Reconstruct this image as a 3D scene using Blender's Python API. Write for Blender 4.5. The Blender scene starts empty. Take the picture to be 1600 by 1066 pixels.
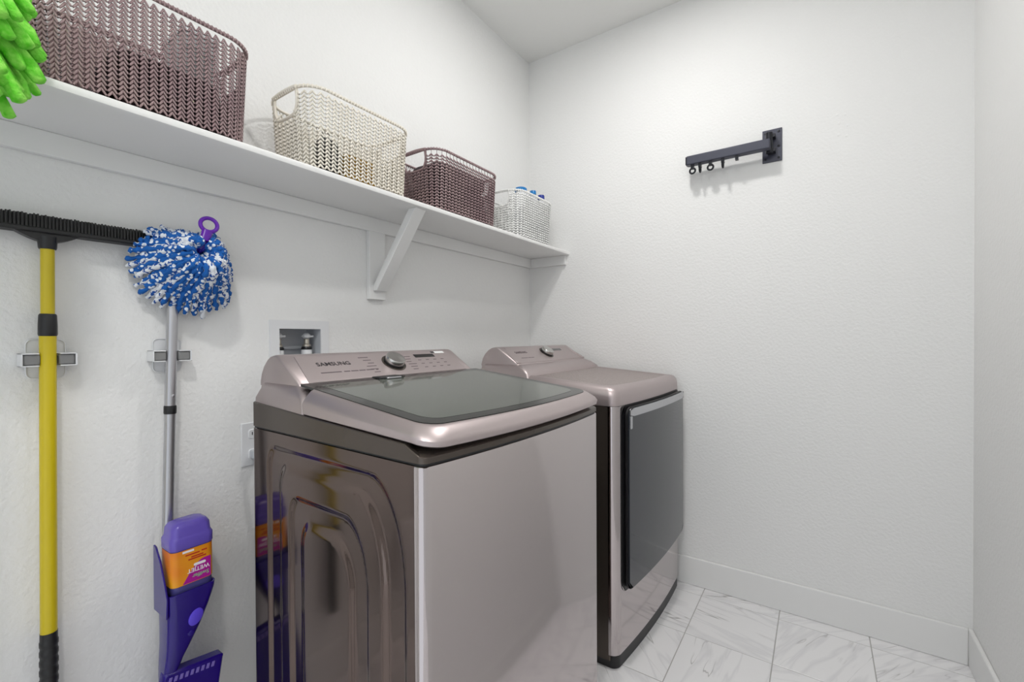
import bpy, bmesh, math, random
from mathutils import Vector, Matrix
random.seed(7)
PI = math.pi
sc = bpy.context.scene
COL = sc.collection

# ------------------------------------------------------------------ camera
F_PX, YAW, PITCH, ROLL = 699.35, 0.60126, 0.00799, -0.00517
fw = Vector((-math.sin(YAW) * math.cos(PITCH), math.cos(YAW) * math.cos(PITCH), -math.sin(PITCH)))
r0 = Vector((math.cos(YAW), math.sin(YAW), 0))
u0 = r0.cross(fw)
rt = r0 * math.cos(ROLL) + u0 * math.sin(ROLL)
up = -r0 * math.sin(ROLL) + u0 * math.cos(ROLL)
cam = bpy.data.cameras.new('camera')
cam.sensor_fit = 'HORIZONTAL'
cam.sensor_width = 36.0
cam.lens = F_PX / 1600 * 36.0
cam.clip_start = 0.02
cam_o = bpy.data.objects.new('camera', cam)
COL.objects.link(cam_o)
m3 = Matrix((rt, up, -fw)).transposed()
cam_o.matrix_world = Matrix.Translation((0, 0, 1.16)) @ m3.to_4x4()
sc.camera = cam_o

# ------------------------------------------------------------------ world and exposure
w = bpy.data.worlds.new('world')
sc.world = w
w.use_nodes = True
w.node_tree.nodes['Background'].inputs[0].default_value = (0.90, 0.95, 1.0, 1)
w.node_tree.nodes['Background'].inputs[1].default_value = 0.45
sc.view_settings.view_transform = 'Standard'
sc.view_settings.look = 'None'
sc.view_settings.gamma = 1.0
sc.view_settings.use_curve_mapping = False
sc.view_settings.exposure = 1.30
LAMP_STRENGTH = 74.0
FILL_LAMP_STRENGTH = 104.0
LAMP_POS = (-0.50, 1.40, 2.74)
FILL_LAMP_POS = (-0.10, -0.25, 2.74)

# ------------------------------------------------------------------ materials
MATS = {}


def srgb(r, g, b):
    f = lambda c: (c / 255) / 12.92 if c / 255 <= 0.04045 else ((c / 255 + 0.055) / 1.055) ** 2.4
    return (f(r), f(g), f(b), 1)


def mat(name, col, rough=0.5, metal=0.0, spec=0.5, coat=0.0, coat_rough=0.05, emit=None, alpha=1.0, aniso=0.0):
    m = bpy.data.materials.new(name)
    m.use_nodes = True
    b = m.node_tree.nodes['Principled BSDF']
    b.inputs['Base Color'].default_value = col
    b.inputs['Roughness'].default_value = rough
    b.inputs['Metallic'].default_value = metal
    b.inputs['Specular IOR Level'].default_value = spec
    b.inputs['Coat Weight'].default_value = coat
    b.inputs['Coat Roughness'].default_value = coat_rough
    b.inputs['Anisotropic'].default_value = aniso
    b.inputs['Alpha'].default_value = alpha
    if emit:
        b.inputs['Emission Color'].default_value = emit[0]
        b.inputs['Emission Strength'].default_value = emit[1]
    MATS[name] = m
    return m


def nodes_of(m):
    return m.node_tree.nodes, m.node_tree.links, m.node_tree.nodes['Principled BSDF']


def add_bump(m, scale=80, strength=0.3, dist=0.002, detail=3, stretch=None):
    n, l, b = nodes_of(m)
    tc = n.new('ShaderNodeTexCoord')
    t = n.new('ShaderNodeTexNoise')
    t.inputs['Scale'].default_value = scale
    t.inputs['Detail'].default_value = detail
    if stretch:
        mp = n.new('ShaderNodeMapping')
        mp.inputs['Scale'].default_value = stretch
        l.new(tc.outputs['Object'], mp.inputs['Vector'])
        l.new(mp.outputs[0], t.inputs['Vector'])
    else:
        l.new(tc.outputs['Object'], t.inputs['Vector'])
    bp = n.new('ShaderNodeBump')
    bp.inputs['Strength'].default_value = strength
    bp.inputs['Distance'].default_value = dist
    l.new(t.outputs[0], bp.inputs['Height'])
    l.new(bp.outputs[0], b.inputs['Normal'])
    return t


def color_noise(m, c1, c2, scale=30, lo=0.45, hi=0.55, detail=2, stretch=None, voronoi=False):
    n, l, b = nodes_of(m)
    tc = n.new('ShaderNodeTexCoord')
    if voronoi:
        t = n.new('ShaderNodeTexVoronoi')
    else:
        t = n.new('ShaderNodeTexNoise')
        t.inputs['Detail'].default_value = detail
    t.inputs['Scale'].default_value = scale
    mp = n.new('ShaderNodeMapping')
    if stretch:
        mp.inputs['Scale'].default_value = stretch
    l.new(tc.outputs['Object'], mp.inputs['Vector'])
    l.new(mp.outputs[0], t.inputs['Vector'])
    r = n.new('ShaderNodeValToRGB')
    r.color_ramp.elements[0].position = lo
    r.color_ramp.elements[0].color = c1
    r.color_ramp.elements[1].position = hi
    r.color_ramp.elements[1].color = c2
    l.new(t.outputs[0], r.inputs[0])
    l.new(r.outputs[0], b.inputs['Base Color'])


WALL = mat('wall_paint', srgb(237, 237, 236), 0.75, spec=0.25)
add_bump(WALL, 95, 0.55, 0.0035, 2.5)
CEIL = mat('ceiling_paint', srgb(236, 236, 234), 0.85, spec=0.2)
add_bump(CEIL, 70, 0.25, 0.003, 2.5)
TRIM = mat('trim_paint', srgb(236, 236, 235), 0.38, spec=0.45)
add_bump(TRIM, 25, 0.03, 0.002)
GROUT = mat('grout', srgb(176, 174, 172), 0.9)
add_bump(GROUT, 200, 0.2, 0.001)

# marble tile: veins turn and shift from tile to tile
MARBLE = mat('marble_tile', srgb(240, 239, 240), 0.22, spec=0.5)
n, l, b = nodes_of(MARBLE)
tc = n.new('ShaderNodeTexCoord'); oi = n.new('ShaderNodeObjectInfo')
mul = n.new('ShaderNodeMath'); mul.operation = 'MULTIPLY'; mul.inputs[1].default_value = 6.283 * 3
l.new(oi.outputs['Random'], mul.inputs[0])
rot = n.new('ShaderNodeVectorRotate'); rot.rotation_type = 'Z_AXIS'
l.new(tc.outputs['Object'], rot.inputs['Vector']); l.new(mul.outputs[0], rot.inputs['Angle'])
off = n.new('ShaderNodeVectorMath'); off.operation = 'ADD'
cmb = n.new('ShaderNodeCombineXYZ')
m2 = n.new('ShaderNodeMath'); m2.operation = 'MULTIPLY'; m2.inputs[1].default_value = 47.0
l.new(oi.outputs['Random'], m2.inputs[0]); l.new(m2.outputs[0], cmb.inputs[0]); l.new(m2.outputs[0], cmb.inputs[1])
l.new(rot.outputs[0], off.inputs[0]); l.new(cmb.outputs[0], off.inputs[1])


def vein(scale, stretch, width, dist):
    mp = n.new('ShaderNodeMapping'); mp.inputs['Scale'].default_value = stretch
    l.new(off.outputs[0], mp.inputs['Vector'])
    t = n.new('ShaderNodeTexNoise'); t.inputs['Scale'].default_value = scale
    t.inputs['Detail'].default_value = 3; t.inputs['Distortion'].default_value = dist
    l.new(mp.outputs[0], t.inputs['Vector'])
    s = n.new('ShaderNodeMath'); s.operation = 'SUBTRACT'; s.inputs[1].default_value = 0.5
    l.new(t.outputs[0], s.inputs[0])
    a = n.new('ShaderNodeMath'); a.operation = 'ABSOLUTE'; l.new(s.outputs[0], a.inputs[0])
    r = n.new('ShaderNodeValToRGB')
    r.color_ramp.elements[0].position = 0.0; r.color_ramp.elements[0].color = (1, 1, 1, 1)
    r.color_ramp.elements[1].position = width; r.color_ramp.elements[1].color = (0, 0, 0, 1)
    l.new(a.outputs[0], r.inputs[0])
    return r


v1 = vein(2.4, (4.6, 0.6, 1), 0.010, 0.5)
v2 = vein(3.6, (3.4, 0.5, 1), 0.05, 0.4)
msk = n.new('ShaderNodeTexNoise'); msk.inputs['Scale'].default_value = 5.0
l.new(off.outputs[0], msk.inputs['Vector'])
mr = n.new('ShaderNodeValToRGB'); mr.color_ramp.elements[0].position = 0.42; mr.color_ramp.elements[1].position = 0.62
l.new(msk.outputs[0], mr.inputs[0])
mm = n.new('ShaderNodeMath'); mm.operation = 'MULTIPLY'; l.new(v1.outputs[0], mm.inputs[0]); l.new(mr.outputs[0], mm.inputs[1])
mx1 = n.new('ShaderNodeMix'); mx1.data_type = 'RGBA'
mx1.inputs[6].default_value = srgb(241, 240, 241); mx1.inputs[7].default_value = srgb(218, 217, 220)
k2 = n.new('ShaderNodeMath'); k2.operation = 'MULTIPLY'; k2.inputs[1].default_value = 0.55; l.new(v2.outputs[0], k2.inputs[0])
l.new(k2.outputs[0], mx1.inputs[0])
mx2 = n.new('ShaderNodeMix'); mx2.data_type = 'RGBA'
l.new(mx1.outputs[2], mx2.inputs[6]); mx2.inputs[7].default_value = srgb(120, 116, 114)
k1 = n.new('ShaderNodeMath'); k1.operation = 'MULTIPLY'; k1.inputs[1].default_value = 0.7; l.new(mm.outputs[0], k1.inputs[0])
l.new(k1.outputs[0], mx2.inputs[0])
l.new(mx2.outputs[2], b.inputs['Base Color'])

# champagne appliance finishes
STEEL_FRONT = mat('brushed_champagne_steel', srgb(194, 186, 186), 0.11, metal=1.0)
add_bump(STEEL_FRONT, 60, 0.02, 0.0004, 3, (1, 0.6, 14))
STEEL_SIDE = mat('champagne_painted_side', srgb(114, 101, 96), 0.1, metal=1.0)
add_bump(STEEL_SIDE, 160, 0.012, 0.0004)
CHAMP = mat('champagne_plastic', srgb(190, 178, 178), 0.40, metal=0.85)
add_bump(CHAMP, 400, 0.02, 0.0003)
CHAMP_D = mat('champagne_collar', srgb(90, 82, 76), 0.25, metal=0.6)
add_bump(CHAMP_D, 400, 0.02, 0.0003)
SPECK = mat('speckled_top', srgb(176, 163, 160), 0.42, metal=0.7)
color_noise(SPECK, srgb(142, 130, 128), srgb(196, 184, 181), 420, 0.4, 0.6)
SILVER = mat('silver_trim', srgb(196, 196, 200), 0.25, metal=0.85)
KNOB = mat('turned_metal', srgb(205, 203, 200), 0.2, metal=1.0, aniso=0.7)
add_bump(KNOB, 200, 0.02, 0.0003)
GLASS_IN = mat('smoked_lid_glass', srgb(112, 117, 108), 0.06, spec=0.5, coat=0.15, coat_rough=0.02)
color_noise(GLASS_IN, srgb(84, 88, 81), srgb(96, 100, 93), 3.0, 0.3, 0.7, 1, (6, 1, 1))
GLASS_ED = mat('lid_glass_border', srgb(36, 36, 33), 0.10, spec=0.4, coat=0.0, coat_rough=0.02)
add_bump(GLASS_ED, 300, 0.005, 0.0002)
DOORGL = mat('dark_door_glass', srgb(40, 43, 50), 0.14, spec=0.55, coat=0.2, coat_rough=0.05)
add_bump(DOORGL, 200, 0.01, 0.0003)
BLACK = mat('black_plastic', srgb(26, 26, 28), 0.4)
add_bump(BLACK, 300, 0.05, 0.0004)
RUBBER = mat('black_rubber', srgb(30, 30, 31), 0.55)
add_bump(RUBBER, 300, 0.1, 0.0005)
DISPLAY = mat('display_window', srgb(22, 20, 20), 0.08, coat=0.5)
INK = mat('printed_ink', srgb(48, 42, 44), 0.5)
INK_L = mat('printed_ink_faint', srgb(104, 92, 95), 0.5)
WHITE_PL = mat('white_plastic', srgb(228, 229, 231), 0.35)
add_bump(WHITE_PL, 120, 0.03, 0.0005)
GREY_BOX = mat('recess_plastic', srgb(190, 193, 198), 0.45)
add_bump(GREY_BOX, 120, 0.03, 0.0005)
GREY_ROLL = mat('grey_roller_rubber', srgb(128, 128, 128), 0.6)
add_bump(GREY_ROLL, 300, 0.1, 0.0005)
STICKER = mat('sticker_paper', srgb(232, 232, 232), 0.5)
BRASS = mat('valve_metal', srgb(196, 190, 178), 0.3, metal=0.8)
DARKMETAL = mat('slate_powder_coat', srgb(62, 64, 78), 0.42, metal=0.15)
add_bump(DARKMETAL, 500, 0.08, 0.0003)
HOOKM = mat('dark_hook_metal', srgb(40, 41, 46), 0.3, metal=0.6)
YELLOW = mat('yellow_pole_paint', srgb(205, 184, 24), 0.3)
add_bump(YELLOW, 60, 0.02, 0.0005)
ALU = mat('aluminium_pole', srgb(190, 190, 194), 0.32, metal=0.85)
add_bump(ALU, 300, 0.02, 0.0003)
PURPLE = mat('deep_violet_plastic', srgb(34, 8, 124), 0.22, coat=0.3)
add_bump(PURPLE, 80, 0.02, 0.0005)
PURPLE2 = mat('purple_ring_plastic', srgb(98, 22, 168), 0.3)
add_bump(PURPLE2, 80, 0.02, 0.0005)
LILAC = mat('lilac_cap_plastic', srgb(102, 84, 186), 0.25, coat=0.2)
add_bump(LILAC, 80, 0.02, 0.0005)
LILAC2 = mat('lilac_pad', srgb(126, 108, 190), 0.5)
BUTTON = mat('violet_button', srgb(96, 74, 222), 0.35)
BOTTLE_V = mat('bottle_slate_violet', srgb(78, 74, 138), 0.25)
ORANGE = mat('orange_label', srgb(238, 138, 26), 0.35)
color_noise(ORANGE, srgb(232, 122, 22), srgb(240, 164, 30), 12, 0.35, 0.65, 1)
MAGENTA = mat('magenta_label', srgb(176, 18, 150), 0.35)
RED_INK = mat('red_print', srgb(196, 40, 30), 0.4)
WHITE_INK = mat('white_print', srgb(245, 240, 245), 0.4)
GREEN_INK = mat('green_print', srgb(150, 190, 150), 0.4)
MAUVE = mat('mauve_knit_plastic', srgb(146, 122, 124), 0.42)
color_noise(MAUVE, srgb(138, 114, 117), srgb(154, 131, 131), 14, 0.3, 0.7)
CREAM = mat('cream_knit_plastic', srgb(232, 226, 214), 0.42)
color_noise(CREAM, srgb(228, 221, 208), srgb(236, 231, 220), 14, 0.3, 0.7)
WHITEK = mat('white_knit_plastic', srgb(234, 234, 232), 0.42)
color_noise(WHITEK, srgb(230, 230, 228), srgb(238, 238, 236), 14, 0.3, 0.7)
BLUE_Y = mat('blue_chenille', srgb(28, 104, 186), 0.9)
color_noise(BLUE_Y, srgb(230, 236, 244), srgb(16, 92, 172), 78, 0.30, 0.36, voronoi=True)
WHITE_Y = mat('white_chenille', srgb(226, 230, 236), 0.9)
color_noise(WHITE_Y, srgb(18, 76, 156), srgb(228, 232, 238), 110, 0.42, 0.47)
GREEN_Y = mat('lime_chenille', srgb(96, 206, 40), 0.9)
color_noise(GREEN_Y, srgb(92, 204, 36), srgb(150, 230, 92), 60, 0.35, 0.65)
add_bump(GREEN_Y, 260, 0.6, 0.003)
DARKCLOTH = mat('dark_cloth', srgb(60, 48, 52), 0.95)
add_bump(DARKCLOTH, 60, 0.6, 0.01)
YELCLOTH = mat('ochre_cloth', srgb(206, 164, 70), 0.9)
add_bump(YELCLOTH, 60, 0.6, 0.01)
WHITECLOTH = mat('pale_cloth', srgb(222, 218, 210), 0.95)
add_bump(WHITECLOTH, 40, 0.5, 0.01)
CLEARPL = mat('cloudy_plastic', srgb(205, 208, 210), 0.25)
CAPBLUE = mat('blue_cap_plastic', srgb(22, 122, 190), 0.3)
NAVY = mat('navy_label', srgb(20, 44, 140), 0.35)
LAMPM = mat('lamp_lens', (1, 1, 1, 1), 0.5, emit=((1.0, 0.985, 0.96, 1), LAMP_STRENGTH))
FILL_LAMPM = mat('fill_lamp_lens', (1, 1, 1, 1), 0.5, emit=((1.0, 0.985, 0.96, 1), FILL_LAMP_STRENGTH))


# ------------------------------------------------------------------ mesh helpers
def tag(o, label=None, cat=None, group=None, kind=None):
    if label: o['label'] = label
    if cat: o['category'] = cat
    if group: o['group'] = group
    if kind: o['kind'] = kind
    return o


def thing(name, loc, label, cat, group=None):
    o = bpy.data.objects.new(name, None)
    o.empty_display_size = 0.05
    o.location = loc
    COL.objects.link(o)
    return tag(o, label, cat, group)


def world_loc(o):
    p = Vector((0, 0, 0))
    while o:
        p += o.location
        o = o.parent
    return p


class MB:
    def __init__(s):
        s.v, s.f = [], []

    def add(s, vs, fs):
        k = len(s.v)
        s.v += [tuple(v) for v in vs]
        s.f += [tuple(i + k for i in f) for f in fs]
        return s

    def box(s, x0, x1, y0, y1, z0, z1):
        return s.add([(x0, y0, z0), (x1, y0, z0), (x1, y1, z0), (x0, y1, z0), (x0, y0, z1), (x1, y0, z1), (x1, y1, z1), (x0, y1, z1)],
                     [(3, 2, 1, 0), (4, 5, 6, 7), (0, 1, 5, 4), (1, 2, 6, 5), (2, 3, 7, 6), (3, 0, 4, 7)])

    def obox(s, c, ax, ay, az):
        c, ax, ay, az = map(Vector, (c, ax, ay, az))
        vs = [c + ax * i + ay * j + az * k for k in (-1, 1) for (i, j) in ((-1, -1), (1, -1), (1, 1), (-1, 1))]
        return s.add(vs, [(3, 2, 1, 0), (4, 5, 6, 7), (0, 1, 5, 4), (1, 2, 6, 5), (2, 3, 7, 6), (3, 0, 4, 7)])

    def loft(s, rings, cap0=True, cap1=True, closed=True):
        nn = len(rings[0])
        vs = [p for r in rings for p in r]
        fs = []
        for a in range(len(rings) - 1):
            for i in range(nn if closed else nn - 1):
                j = (i + 1) % nn
                fs.append((a * nn + i, a * nn + j, (a + 1) * nn + j, (a + 1) * nn + i))
        if cap0: fs.append(tuple(reversed(range(nn))))
        if cap1: fs.append(tuple(range((len(rings) - 1) * nn, len(rings) * nn)))
        return s.add(vs, fs)

    def tube(s, pts, r, n=8, closed=False, cap=True, flat=1.0):
        pts = [Vector(p) for p in pts]
        m = len(pts)
        rr = r if isinstance(r, (list, tuple)) else [r] * m
        rings = []
        prev = None
        for i, p in enumerate(pts):
            if closed:
                t = pts[(i + 1) % m] - pts[i - 1]
            else:
                t = pts[min(i + 1, m - 1)] - pts[max(i - 1, 0)]
            if t.length < 1e-9: t = Vector((0, 0, 1))
            t.normalize()
            if prev is None:
                a = Vector((1, 0, 0)) if abs(t.x) < 0.8 else Vector((0, 0, 1))
                u = (a - t * a.dot(t)).normalized()
            else:
                u = prev - t * prev.dot(t)
                u = u.normalized() if u.length > 1e-6 else t.orthogonal().normalized()
            prev = u
            v = t.cross(u)
            rings.append([p + (u * math.cos(2 * PI * k / n) * flat + v * math.sin(2 * PI * k / n)) * rr[i] for k in range(n)])
        if closed:
            rings.append(rings[0])
            return s.loft(rings, False, False)
        return s.loft(rings, cap, cap)

    def lathe(s, c, axis, prof, n=24):
        c, axis = Vector(c), Vector(axis).normalized()
        u = axis.orthogonal().normalized()
        v = axis.cross(u)
        rings = [[c + axis * h + (u * math.cos(2 * PI * k / n) + v * math.sin(2 * PI * k / n)) * r for k in range(n)] for (r, h) in prof]
        return s.loft(rings)

    def build(s, name, m, parent=None, smooth=True, bevel=0, seg=2, angle=35, sub=0):
        me = bpy.data.meshes.new(name)
        o_ = world_loc(parent) if parent else Vector((0, 0, 0))
        me.from_pydata([(v[0] - o_.x, v[1] - o_.y, v[2] - o_.z) for v in s.v], [], s.f)
        bm = bmesh.new(); bm.from_mesh(me)
        bmesh.ops.recalc_face_normals(bm, faces=bm.faces)
        bm.to_mesh(me); bm.free()
        if smooth:
            me.shade_smooth()
            me.set_sharp_from_angle(angle=math.radians(angle))
        me.materials.append(m)
        o = bpy.data.objects.new(name, me)
        COL.objects.link(o)
        o.parent = parent
        if bevel:
            md = o.modifiers.new('bevel', 'BEVEL')
            md.width = bevel; md.segments = seg; md.limit_method = 'ANGLE'; md.angle_limit = math.radians(40)
        if sub:
            md = o.modifiers.new('sub', 'SUBSURF'); md.levels = sub; md.render_levels = sub
        return o


def based(o, base):
    """move the origin of a top-level mesh to its base point"""
    b_ = Vector(base)
    for v in o.data.vertices: v.co -= b_
    o.location = b_
    return o


def rrect(cx, cy, hx, hy, r, n=5):
    pts = []
    for (sx, sy, a0) in ((1, -1, -PI / 2), (1, 1, 0), (-1, 1, PI / 2), (-1, -1, PI)):
        for k in range(n + 1):
            a = a0 + PI / 2 * k / n
            pts.append((cx + sx * (hx - r) + r * math.cos(a), cy + sy * (hy - r) + r * math.sin(a)))
    return pts


def foot(xb, xf, yl, yr, rf, rb, bow=0.0, taper=0.0, n=6, m=14, t0=-1.15, skew=0.0, rf2=None):
    """appliance outline seen from above, back at xb (towards the left wall), bowed front at xf"""
    yc, hw = (yl + yr) / 2, (yr - yl) / 2
    P = []
    rf2 = rf if rf2 is None else rf2
    for k in range(n + 1):
        a = PI / 2 * k / n
        P.append((xb + rb - rb * math.cos(a), yl + taper + rb - rb * math.sin(a)))
    if taper: P.append((t0, yl))
    ff = lambda y: xf + bow * (1 - ((y - yc) / hw) ** 2) + skew * (y - yl) / (yr - yl)
    xe = ff(yl + rf)
    for k in range(n + 1):
        a = PI / 2 * k / n
        P.append((xe - rf + rf * math.sin(a), yl + rf - rf * math.cos(a)))
    for k in range(1, m):
        y = yl + rf + (yr - yl - rf - rf2) * k / m
        P.append((ff(y), y))
    xe = ff(yr - rf2)
    for k in range(n + 1):
        a = PI / 2 * k / n
        P.append((xe - rf2 + rf2 * math.cos(a), yr - rf2 + rf2 * math.sin(a)))
    if taper: P.append((t0, yr))
    for k in range(n + 1):
        a = PI / 2 * k / n
        P.append((xb + rb - rb * math.sin(a), yr - taper - rb + rb * math.cos(a)))
    return P


def lev(P, z):
    return [(x, y, z(x, y) if callable(z) else z) for x, y in P]


def text_mesh(name, txt, size, m, parent, origin, right, upv, depth=0.0004, align='LEFT'):
    """flat print: letters in the plane given by right / upv"""
    cu = bpy.data.curves.new(name, 'FONT')
    cu.body = txt; cu.size = size; cu.align_x = align; cu.extrude = depth; cu.resolution_u = 3
    cu.offset = size * 0.012
    t = bpy.data.objects.new(name, cu)
    COL.objects.link(t)
    dg = bpy.context.evaluated_depsgraph_get()
    me = bpy.data.meshes.new_from_object(t.evaluated_get(dg))
    bpy.data.objects.remove(t)
    R_, U_ = Vector(right).normalized(), Vector(upv).normalized()
    N_ = R_.cross(U_)
    o0 = Vector(origin) - world_loc(parent)
    for v in me.vertices:
        c = v.co.copy()
        v.co = o0 + R_ * c.x + U_ * c.y + N_ * c.z
    me.materials.clear(); me.materials.append(m)
    o = bpy.data.objects.new(name, me)
    COL.objects.link(o); o.parent = parent
    return o


def struct(mb, name, m, **k):
    return tag(mb.build(name, m, None, **k), kind='structure')


# ------------------------------------------------------------------ the room
XL, XR, YF, YB, ZC = -1.382, 0.446, 2.20, -0.80, 2.74
T = 0.10
# left wall with the hole of the washer supply box
bx0, bx1, bz0, bz1 = 0.733, 0.879, 1.035, 1.194
wl = MB()
wl.box(XL - T, XL, YB - T, bx0, 0, ZC).box(XL - T, XL, bx1, YF + T, 0, ZC)
wl.box(XL - T, XL, bx0, bx1, 0, bz0).box(XL - T, XL, bx0, bx1, bz1, ZC)
wall_left = struct(wl, 'wall_left', WALL, smooth=False)
wall_far = struct(MB().box(XL, XR, YF, YF + T, 0, ZC), 'wall_far', WALL, smooth=False)
wall_right = struct(MB().box(XR, XR + T, YB - T, YF + T, 0, ZC), 'wall_right', WALL, smooth=False)
wb = MB().box(XL, -0.95, YB - T, YB, 0, ZC).box(-0.95, XR, YB - T, YB, 2.42, ZC)
struct(wb, 'wall_back', WALL, smooth=False)
struct(MB().box(XL - T, XR + T, YB - T, YF + T, ZC, ZC + T), 'ceiling', CEIL, smooth=False)
floor = struct(MB().box(XL - T, XR + T, YB - T, YF + T, -0.05, -0.0012), 'floor', GROUT, smooth=False)
# tiles, each its own piece of the floor
PX, PY, GAP = 0.2970, 0.3025, 0.0028
tile_me = {}
xs = [-0.1365 + PX * k for k in range(-6, 4)]
ys = [1.8175 + PY * k for k in range(-10, 3)]
for xa in xs:
    for ya in ys:
        x0, x1, y0, y1 = max(xa + GAP / 2, XL), min(xa + PX - GAP / 2, XR), max(ya + GAP / 2, YB - T), min(ya + PY - GAP / 2, YF)
        if x1 - x0 < 0.01 or y1 - y0 < 0.01: continue
        key = (round(x1 - x0, 3), round(y1 - y0, 3))
        if key not in tile_me:
            hx, hy, c = (x1 - x0) / 2, (y1 - y0) / 2, 0.0012
            tb = MB().loft([[(-hx, -hy, -0.006), (hx, -hy, -0.006), (hx, hy, -0.006), (-hx, hy, -0.006)],
                            [(-hx, -hy, -c), (hx, -hy, -c), (hx, hy, -c), (-hx, hy, -c)],
                            [(-hx + c, -hy + c, 0), (hx - c, -hy + c, 0), (hx - c, hy - c, 0), (-hx + c, hy - c, 0)]])
            o = tb.build('tile', MARBLE, floor, smooth=False)
            tile_me[key] = o.data
        else:
            o = bpy.data.objects.new('tile', tile_me[key]); COL.objects.link(o); o.parent = floor
        o.location = ((x0 + x1) / 2, (y0 + y1) / 2, random.uniform(-0.0003, 0.0))


def baseboard(name, x0, x1, y0, y1, face):
    h, b_ = 0.128, 0.004
    m = MB().box(x0, x1, y0, y1, 0.0, h)
    return struct(m, name, TRIM, bevel=0.003, seg=2)


baseboard('baseboard_far', XL, XR - 0.014, YF - 0.014, YF, 0)
baseboard('baseboard_right', XR - 0.014, XR, YB, YF, 0)
baseboard('baseboard_left', XL, XL + 0.014, YB, YF - 0.014, 0)
# filled nail holes on the far wall (paler dabs of filler), parts of that wall
for (dx, dz, r) in ((0.060, 2.035, 0.006), (0.085, 2.03, 0.005), (0.066, 2.0, 0.006), (0.092, 1.985, 0.005), (0.063, 1.955, 0.006), (0.088, 1.945, 0.005)):
    d = MB().lathe((dx, YF, dz), (0, -1, 0), [(r, 0), (r * 0.8, 0.0006), (r * 0.3, 0.0011)], 10)
    d.build('filler_dab', TRIM, wall_far)

# flush ceiling downlights above the frame: the room's own and an added fill lamp
def ceiling_lamp(pos, label, m):
    lamp = thing('ceiling_lamp', pos, label, 'lamp', 'ceiling downlights')
    lx, ly, lz = pos
    MB().lathe((lx, ly, lz), (0, 0, -1), [(0.100, 0), (0.100, 0.003), (0.092, 0.006), (0.078, 0.006), (0.078, 0.0025), (0.077, 0.0)], 40).build('trim_ring', WHITE_PL, lamp)
    MB().lathe((lx, ly, lz - 0.001), (0, 0, -1), [(0.0765, 0), (0.0765, 0.0025), (0.002, 0.0027)], 40).build('lens', m, lamp)


ceiling_lamp(LAMP_POS, 'round recessed ceiling downlight above the washer and dryer', LAMPM)
ceiling_lamp(FILL_LAMP_POS, 'added fill light near the doorway, shaped as a round ceiling downlight', FILL_LAMPM)  # added fill with no known fixture, brightens the lower walls

# ------------------------------------------------------------------ shelf
SX, SZ0, SZ1 = -1.124, 1.608, 1.628
shelf = thing('wall_shelf', (XL, 1.0, 1.545), 'long white painted wall shelf board above the washer and dryer', 'shelf')
sh = MB()
prof = [(XL, SZ0), (SX - 0.008, SZ0), (SX - 0.002, SZ0 + 0.003), (SX, SZ0 + 0.010), (SX - 0.002, SZ1 - 0.003), (SX - 0.008, SZ1), (XL, SZ1)]
sh.loft([[(x, y, z) for x, z in prof] for y in (YB + 0.2, YF)])
sh.build('board', TRIM, shelf)
MB().box(XL, XL + 0.018, YB + 0.2, YF, 1.556, SZ0).build('wall_cleat', TRIM, shelf, bevel=0.002)
MB().box(XL + 0.018, SX - 0.02, YF - 0.018, YF, 1.556, SZ0).build('end_cleat', TRIM, shelf, bevel=0.002)
br = MB().box(XL, XL + 0.018, 1.064, 1.138, 1.304, 1.5565)
br.build('bracket_backing', TRIM, shelf, bevel=0.002)
# diagonal brace: square-cut timber from the backing up to the shelf's front
y0b, y1b = 1.080, 1.130
poly = [(-1.364, 1.336), (-1.364, 1.356), (-1.173, SZ0), (-1.138, SZ0), (-1.344, 1.336)]
MB().loft([[(x, y, z) for x, z in poly] for y in (y0b, y1b)]).build('brace', TRIM, shelf, bevel=0.0015)


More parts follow.
